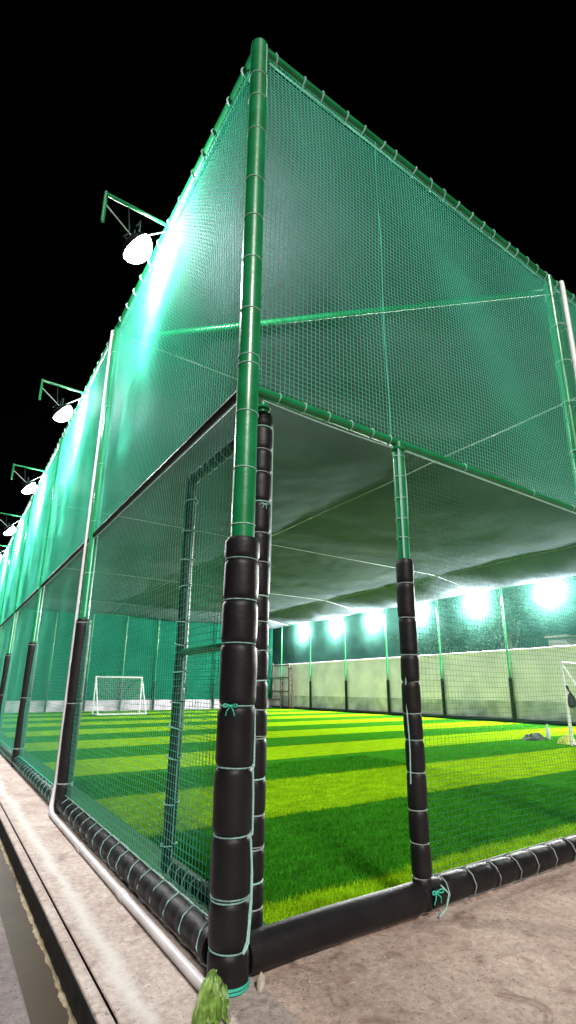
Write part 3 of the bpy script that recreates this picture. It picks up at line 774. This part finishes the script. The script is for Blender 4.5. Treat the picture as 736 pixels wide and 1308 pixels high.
# bag hanging on the near goal's post
m = MB()
b0 = (9.75, 3.72, .88)
pts = [(b0[0], b0[1], b0[2]+z) for z in np.linspace(-.15, .15, 12)]
m.tube(pts, [.03, .07, .09, .095, .095, .09, .085, .08, .07, .055, .04, .02], 16)
m.tube([(9.74, 3.70, 1.01), (9.70, 3.74, 1.17), (9.68, 3.745, 1.18), (9.66, 3.74, 1.16), (9.70, 3.69, 1.01)], .012, 8)
o = m.build('bag', M['bag']); tag(o, 'dark bag hanging from the white post of the near goal', 'bag')

def cloth_heap(name, cx, cy, sx, sy, h, mat, seed, n=36):
    mb = MB()
    rows = 10
    for j in range(rows+1):
        t = j/rows
        for i in range(n):
            a = 2*PI*i/n
            R = (1-t)*(1+.35*noise.noise(Vector((math.cos(a)*1.3, math.sin(a)*1.3, seed))))
            z = h*(1-(1-t)**2.2)*(.75+.6*noise.noise(Vector((math.cos(a)*R*2.2, math.sin(a)*R*2.2, seed+3))))+.006
            mb.v.append((cx+sx*R*math.cos(a), cy+sy*R*math.sin(a), max(.006, z)))
    for j in range(rows):
        for i in range(n):
            i2 = (i+1) % n; mb.face((j*n+i, j*n+i2, (j+1)*n+i2, (j+1)*n+i))
    return mb.build(name, mat)
tag(cloth_heap('jacket', 10.25, 4.93, .40, .20, .16, M['jacket'], 2.0), 'dark green jacket lying crumpled on the turf near the right goal', 'jacket')
tag(cloth_heap('bib', 9.95, 4.02, .24, .17, .20, M['bib'], 5.0), 'yellow green bib dropped at the foot of the right goal post', 'bib')
m = MB(); m.tube([(10.55, 4.78, z) for z in (.004, .02, .05, .17, .22, .25, .27, .29, .30)], [.036, .045, .046, .046, .042, .026, .02, .02, .018], 18)
bt = m.build('bottle', M['bottle']); tag(bt, 'clear water bottle standing on the turf beside the dark jacket', 'bottle')
m = MB(); m.tube([(10.55, 4.78, z) for z in (.295, .30, .325, .33)], [.02, .023, .023, .02], 14); adopt(m.build('cap', M['white']), bt)

# brown steel frame leaning place by the far corner
fr = empty('steel_frame', 'brown welded steel frame standing against the far end of the cream wall', 'frame', (15.25, 23.3, 0))
m = MB(); xs = 15.22
for y, za, zb_ in ((24.25, .40, 2.57), (23.35, 0, 1.75), (22.5, 0, 2.42), (22.15, 0, 2.25)): m.box(xs-.035, xs+.035, y-.035, y+.035, za, zb_)
adopt(bevel(m.build('upright', M['rust'], smooth=False), .004), fr)
m = MB()
for z, a, b in ((2.40, 22.5, 24.25), (1.70, 22.5, 24.7), (.95, 22.5, 24.7), (.50, 23.35, 24.7), (2.2, 22.15, 22.5)): m.box(xs-.031, xs+.031, a, b, z-.033, z+.033)
adopt(bevel(m.build('crossbar', M['rust'], smooth=False), .004), fr)
m = MB()
for z in np.arange(.25, 2.1, .26): m.tube([(xs, 22.18, z), (xs, 22.47, z)], .012, 8)
adopt(m.build('rungs', M['rust']), fr)

# ------------------------------------------------------------------ conduits
m = MB()
path = [(-.112, -.10, .024), (-.112, 1.0, .024), (-.110, 2.0, .023), (-.108, 2.95, .024), (-.105, 3.12, .028), (-.098, 3.22, .06), (-.082, 3.28, .14)]+[(-.075+.012*z/5, 3.285, z) for z in np.linspace(.25, ZT-.05, 12)]
m.tube(path, [.0215]*6+[.018]+[.0125]*12, 14)
for y in (.95, 1.95): m.tube([(-.112, y, .024), (-.112, y+.07, .024)], .0255, 14)
o = m.build('conduit', M['pvc']); tag(o, 'pale grey conduit lying along the kerb and bent up the first side post', 'conduit')
m = MB(); m.tube([(RX+.095, -.085, z) for z in (0, 1, 2, 3, 4, 5.05)]+[(RX+.095, -.08, 5.10)], .027, 14)
o = m.build('conduit', M['white']); tag(o, 'white conduit strapped upright to the green post at the right edge', 'conduit')

# ------------------------------------------------------------------ litter on the concrete
def crumple():
    """a thin torn green plastic sheet with sharp creases, slumped against the post foot"""
    mb = MB(); rng = random.Random(12)
    for sheet in range(3):
        nu, nv = 7, 11
        top = Vector((-.100+.012*sheet, -.090-.004*sheet, .095-.022*sheet)); bot = Vector((-.205+.030*sheet, -.205-.012*sheet, .004))
        ax = bot-top; side = Vector((.80, -.58, .06*(sheet-1))).normalized(); up = side.cross(ax.normalized()); up = up if up.z > 0 else -up
        b = len(mb.v)
        for jj in range(nv+1):
            t = jj/nv; c = top+ax*t+Vector((0, 0, .022*math.sin(PI*t)))
            wd = (.012+.026*t**.7)*(1+.30*noise.noise(Vector((t*4, sheet*3, 1))))
            for ii in range(nu+1):
                q = 2*ii/nu-1
                p = c+side*(q*wd+rng.uniform(-.003, .003))+up*(.010*(ii % 2)*(.4+t)+rng.uniform(-.004, .005)-.012*q*q+.004*sheet)+ax*rng.uniform(-.02, .02)
                p.z = max(.002+.001*sheet, p.z); mb.v.append(tuple(p))
        for jj in range(nv):
            for ii in range(nu):
                if (ii in (0, nu-1)) and rng.random() < .18: continue
                a = b+jj*(nu+1)+ii; mb.face((a, a+1, a+nu+2)); mb.face((a, a+nu+2, a+nu+1))
    o = mb.build('plastic_scrap', M['plastic'], smooth=False)
    md = o.modifiers.new('solid', 'SOLIDIFY'); md.thickness = .0008
    return o
tag(crumple(), 'crumpled green plastic scrap lying against the foot of the corner post', 'plastic scrap')
def stone(name, c, r, seed, label, group=None, mat='stone'):
    import bmesh
    bm = bmesh.new(); bmesh.ops.create_icosphere(bm, subdivisions=3, radius=1)
    for v in bm.verts:
        d = 1+.35*noise.noise(v.co*1.3+Vector((seed, 0, 0)))+.12*noise.noise(v.co*3.5+Vector((0, seed, 0)))
        v.co = Vector((v.co.x*r[0], v.co.y*r[1], v.co.z*r[2]))*d
    me = bpy.data.meshes.new(name); bm.to_mesh(me); bm.free(); me.materials.append(M[mat])
    me.polygons.foreach_set('use_smooth', [True]*len(me.polygons))
    o = bpy.data.objects.new(name, me); COL.objects.link(o); o.location = c
    return tag(o, label, 'stone', group)
stone('stone', (.078, -.128, .020), (.017, .015, .034), 1.0, 'pale upright stone wedged at the right of the corner post foot')
pg = 'pebbles scattered on the concrete apron'
rng = random.Random(4)
cp.location = (-.015, -.035, 0)
extra = [(rng.uniform(.05, 2.6), -rng.uniform(.12, .75)) for _ in range(34)]
for k, (x, y) in enumerate(extra+[(.27, -.17), (.62, -.44), (.95, -.50), (.52, -.60), (1.35, -.42), (1.6, -.62), (.8, -.25)]):
    s = rng.uniform(.0022, .0065)
    stone('pebble', (x, y, apron_z(x, y)+s*.5), (s*1.2, s, s*.7), k*3.1, 'tiny pebble lying loose on the concrete apron in front of the doorway', pg)

# ------------------------------------------------------------------ beyond the fence
def tree(label, x, y, h, crown_r, seed, n=2600):
    rng = random.Random(seed)
    t = empty('tree', label, 'tree', (x, y, -.36))
    mb = MB(); top = Vector((x+rng.uniform(-.3, .3), y+rng.uniform(-.3, .3), h*.6))
    mb.tube([(x, y, -.4), (x+.05, y, h*.3), tuple(top)], [.16, .12, .07], 10)
    ends = []
    for k in range(7):
        a = 2*PI*k/7+rng.uniform(-.3, .3); e = top+Vector((math.cos(a)*crown_r*.7, math.sin(a)*crown_r*.7, rng.uniform(.0, .35)*h))
        mid = (top+e)/2+Vector((0, 0, .2)); mb.tube([tuple(top-Vector((0, 0, rng.uniform(0, .25)*h))), tuple(mid), tuple(e)], [.06, .04, .015], 6); ends.append(e); ends.append(mid)
    adopt(mb.build('trunk', M['bark']), t)
    v = []; f = []
    for k in range(n):
        c = rng.choice(ends)+Vector((rng.gauss(0, 1), rng.gauss(0, 1), rng.gauss(0, .8)))*crown_r*.28
        a = Vector((rng.uniform(-1, 1), rng.uniform(-1, 1), rng.uniform(-1, 1))).normalized(); b = a.orthogonal().normalized(); s = rng.uniform(.06, .13)
        i = len(v); v += [tuple(c-a*s), tuple(c+b*s*.5), tuple(c+a*s), tuple(c-b*s*.5)]; f.append((i, i+1, i+2, i+3))
    mb = MB(); mb.v = v; mb.f = f; mb.mi = [0]*len(f); adopt(mb.build('crown', M['leaf'], smooth=False), t)
tree('leafy tree behind the cream wall, beside the beige block', 18.3, 10.2, 5.2, 1.5, 1)
tree('leafy tree behind the cream wall, near its middle', 18.6, 14.0, 4.8, 1.6, 2)
tree('dark tree in the night beyond the side fence', -6.2, 24.0, 10.5, 3.2, 4, 4000)
bb = empty('beige_block', 'small beige block building rising behind the cream wall at the right', 'building', (17.6, 7.9, 0))
m = MB(); m.box(17.2, 18.2, 7.55, 8.25, -.36, 2.92); adopt(bevel(m.build('wall', M['brick'], smooth=False), .02), bb)
m = MB(); m.box(17.12, 18.28, 7.47, 8.33, 2.923, 3.0); adopt(m.build('roof_slab', M['brick'], smooth=False), bb)

# ------------------------------------------------------------------ light and sky (night)
w = bpy.data.worlds.new('World'); scene.world = w; w.use_nodes = True
nt = w.node_tree; nt.nodes.clear()
wo = nt.nodes.new('ShaderNodeOutputWorld'); bg = nt.nodes.new('ShaderNodeBackground'); sk = nt.nodes.new('ShaderNodeTexSky')
sk.sky_type = 'NISHITA'; sk.sun_disc = False
SUN_EL, SUN_AZ = math.radians(38), math.radians(197)      # azimuth from +Y clockwise: light comes from behind the camera
sk.sun_elevation = SUN_EL; sk.sun_rotation = SUN_AZ
bg.inputs['Strength'].default_value = .00008
nt.links.new(sk.outputs[0], bg.inputs[0]); nt.links.new(bg.outputs[0], wo.inputs[0])
sd = bpy.data.lights.new('fill_sun', 'SUN'); sd.energy = 1.9; sd.angle = math.radians(12); sd.color = (1, .95, .88)  # soft night fill, added in place of an unseen street lamp behind the camera
so = bpy.data.objects.new('fill_sun', sd); COL.objects.link(so)
dirv = Vector((math.sin(SUN_AZ)*math.cos(SUN_EL), math.cos(SUN_AZ)*math.cos(SUN_EL), math.sin(SUN_EL)))
so.rotation_euler = dirv.to_track_quat('Z', 'Y').to_euler(); so.location = dirv*60

# ------------------------------------------------------------------ camera
cam = bpy.data.cameras.new('camera'); co = bpy.data.objects.new('camera', cam); COL.objects.link(co); scene.camera = co
F = Vector((.5418, .7957, .2713)); F.normalize()
Rv = Vector((.8265, -.5640, .0050)); Rv = (Rv-F*Rv.dot(F)).normalized(); Uv = Rv.cross(F)
mat = Matrix(((Rv.x, Uv.x, -F.x), (Rv.y, Uv.y, -F.y), (Rv.z, Uv.z, -F.z))).to_4x4()
mat.translation = Vector((-1.090, -2.059, 1.079)); co.matrix_world = mat
cam.sensor_fit = 'AUTO'; cam.sensor_width = 36; cam.lens = .49249*36
cam.shift_x = -.00748; cam.shift_y = .03406
cam.clip_start = .05; cam.clip_end = 1500

# ------------------------------------------------------------------ render
scene.render.engine = 'CYCLES'
c = scene.cycles
c.use_denoising = True
try: c.denoiser = 'OPENIMAGEDENOISE'
except Exception: pass
c.max_bounces = 8; c.diffuse_bounces = 4; c.transparent_max_bounces = 16; c.caustics_reflective = False; c.caustics_refractive = False
c.sample_clamp_indirect = 4
scene.view_settings.view_transform = 'Standard'
try: scene.view_settings.look = 'None'
except Exception: pass
scene.view_settings.exposure = 1.0; scene.view_settings.gamma = 1
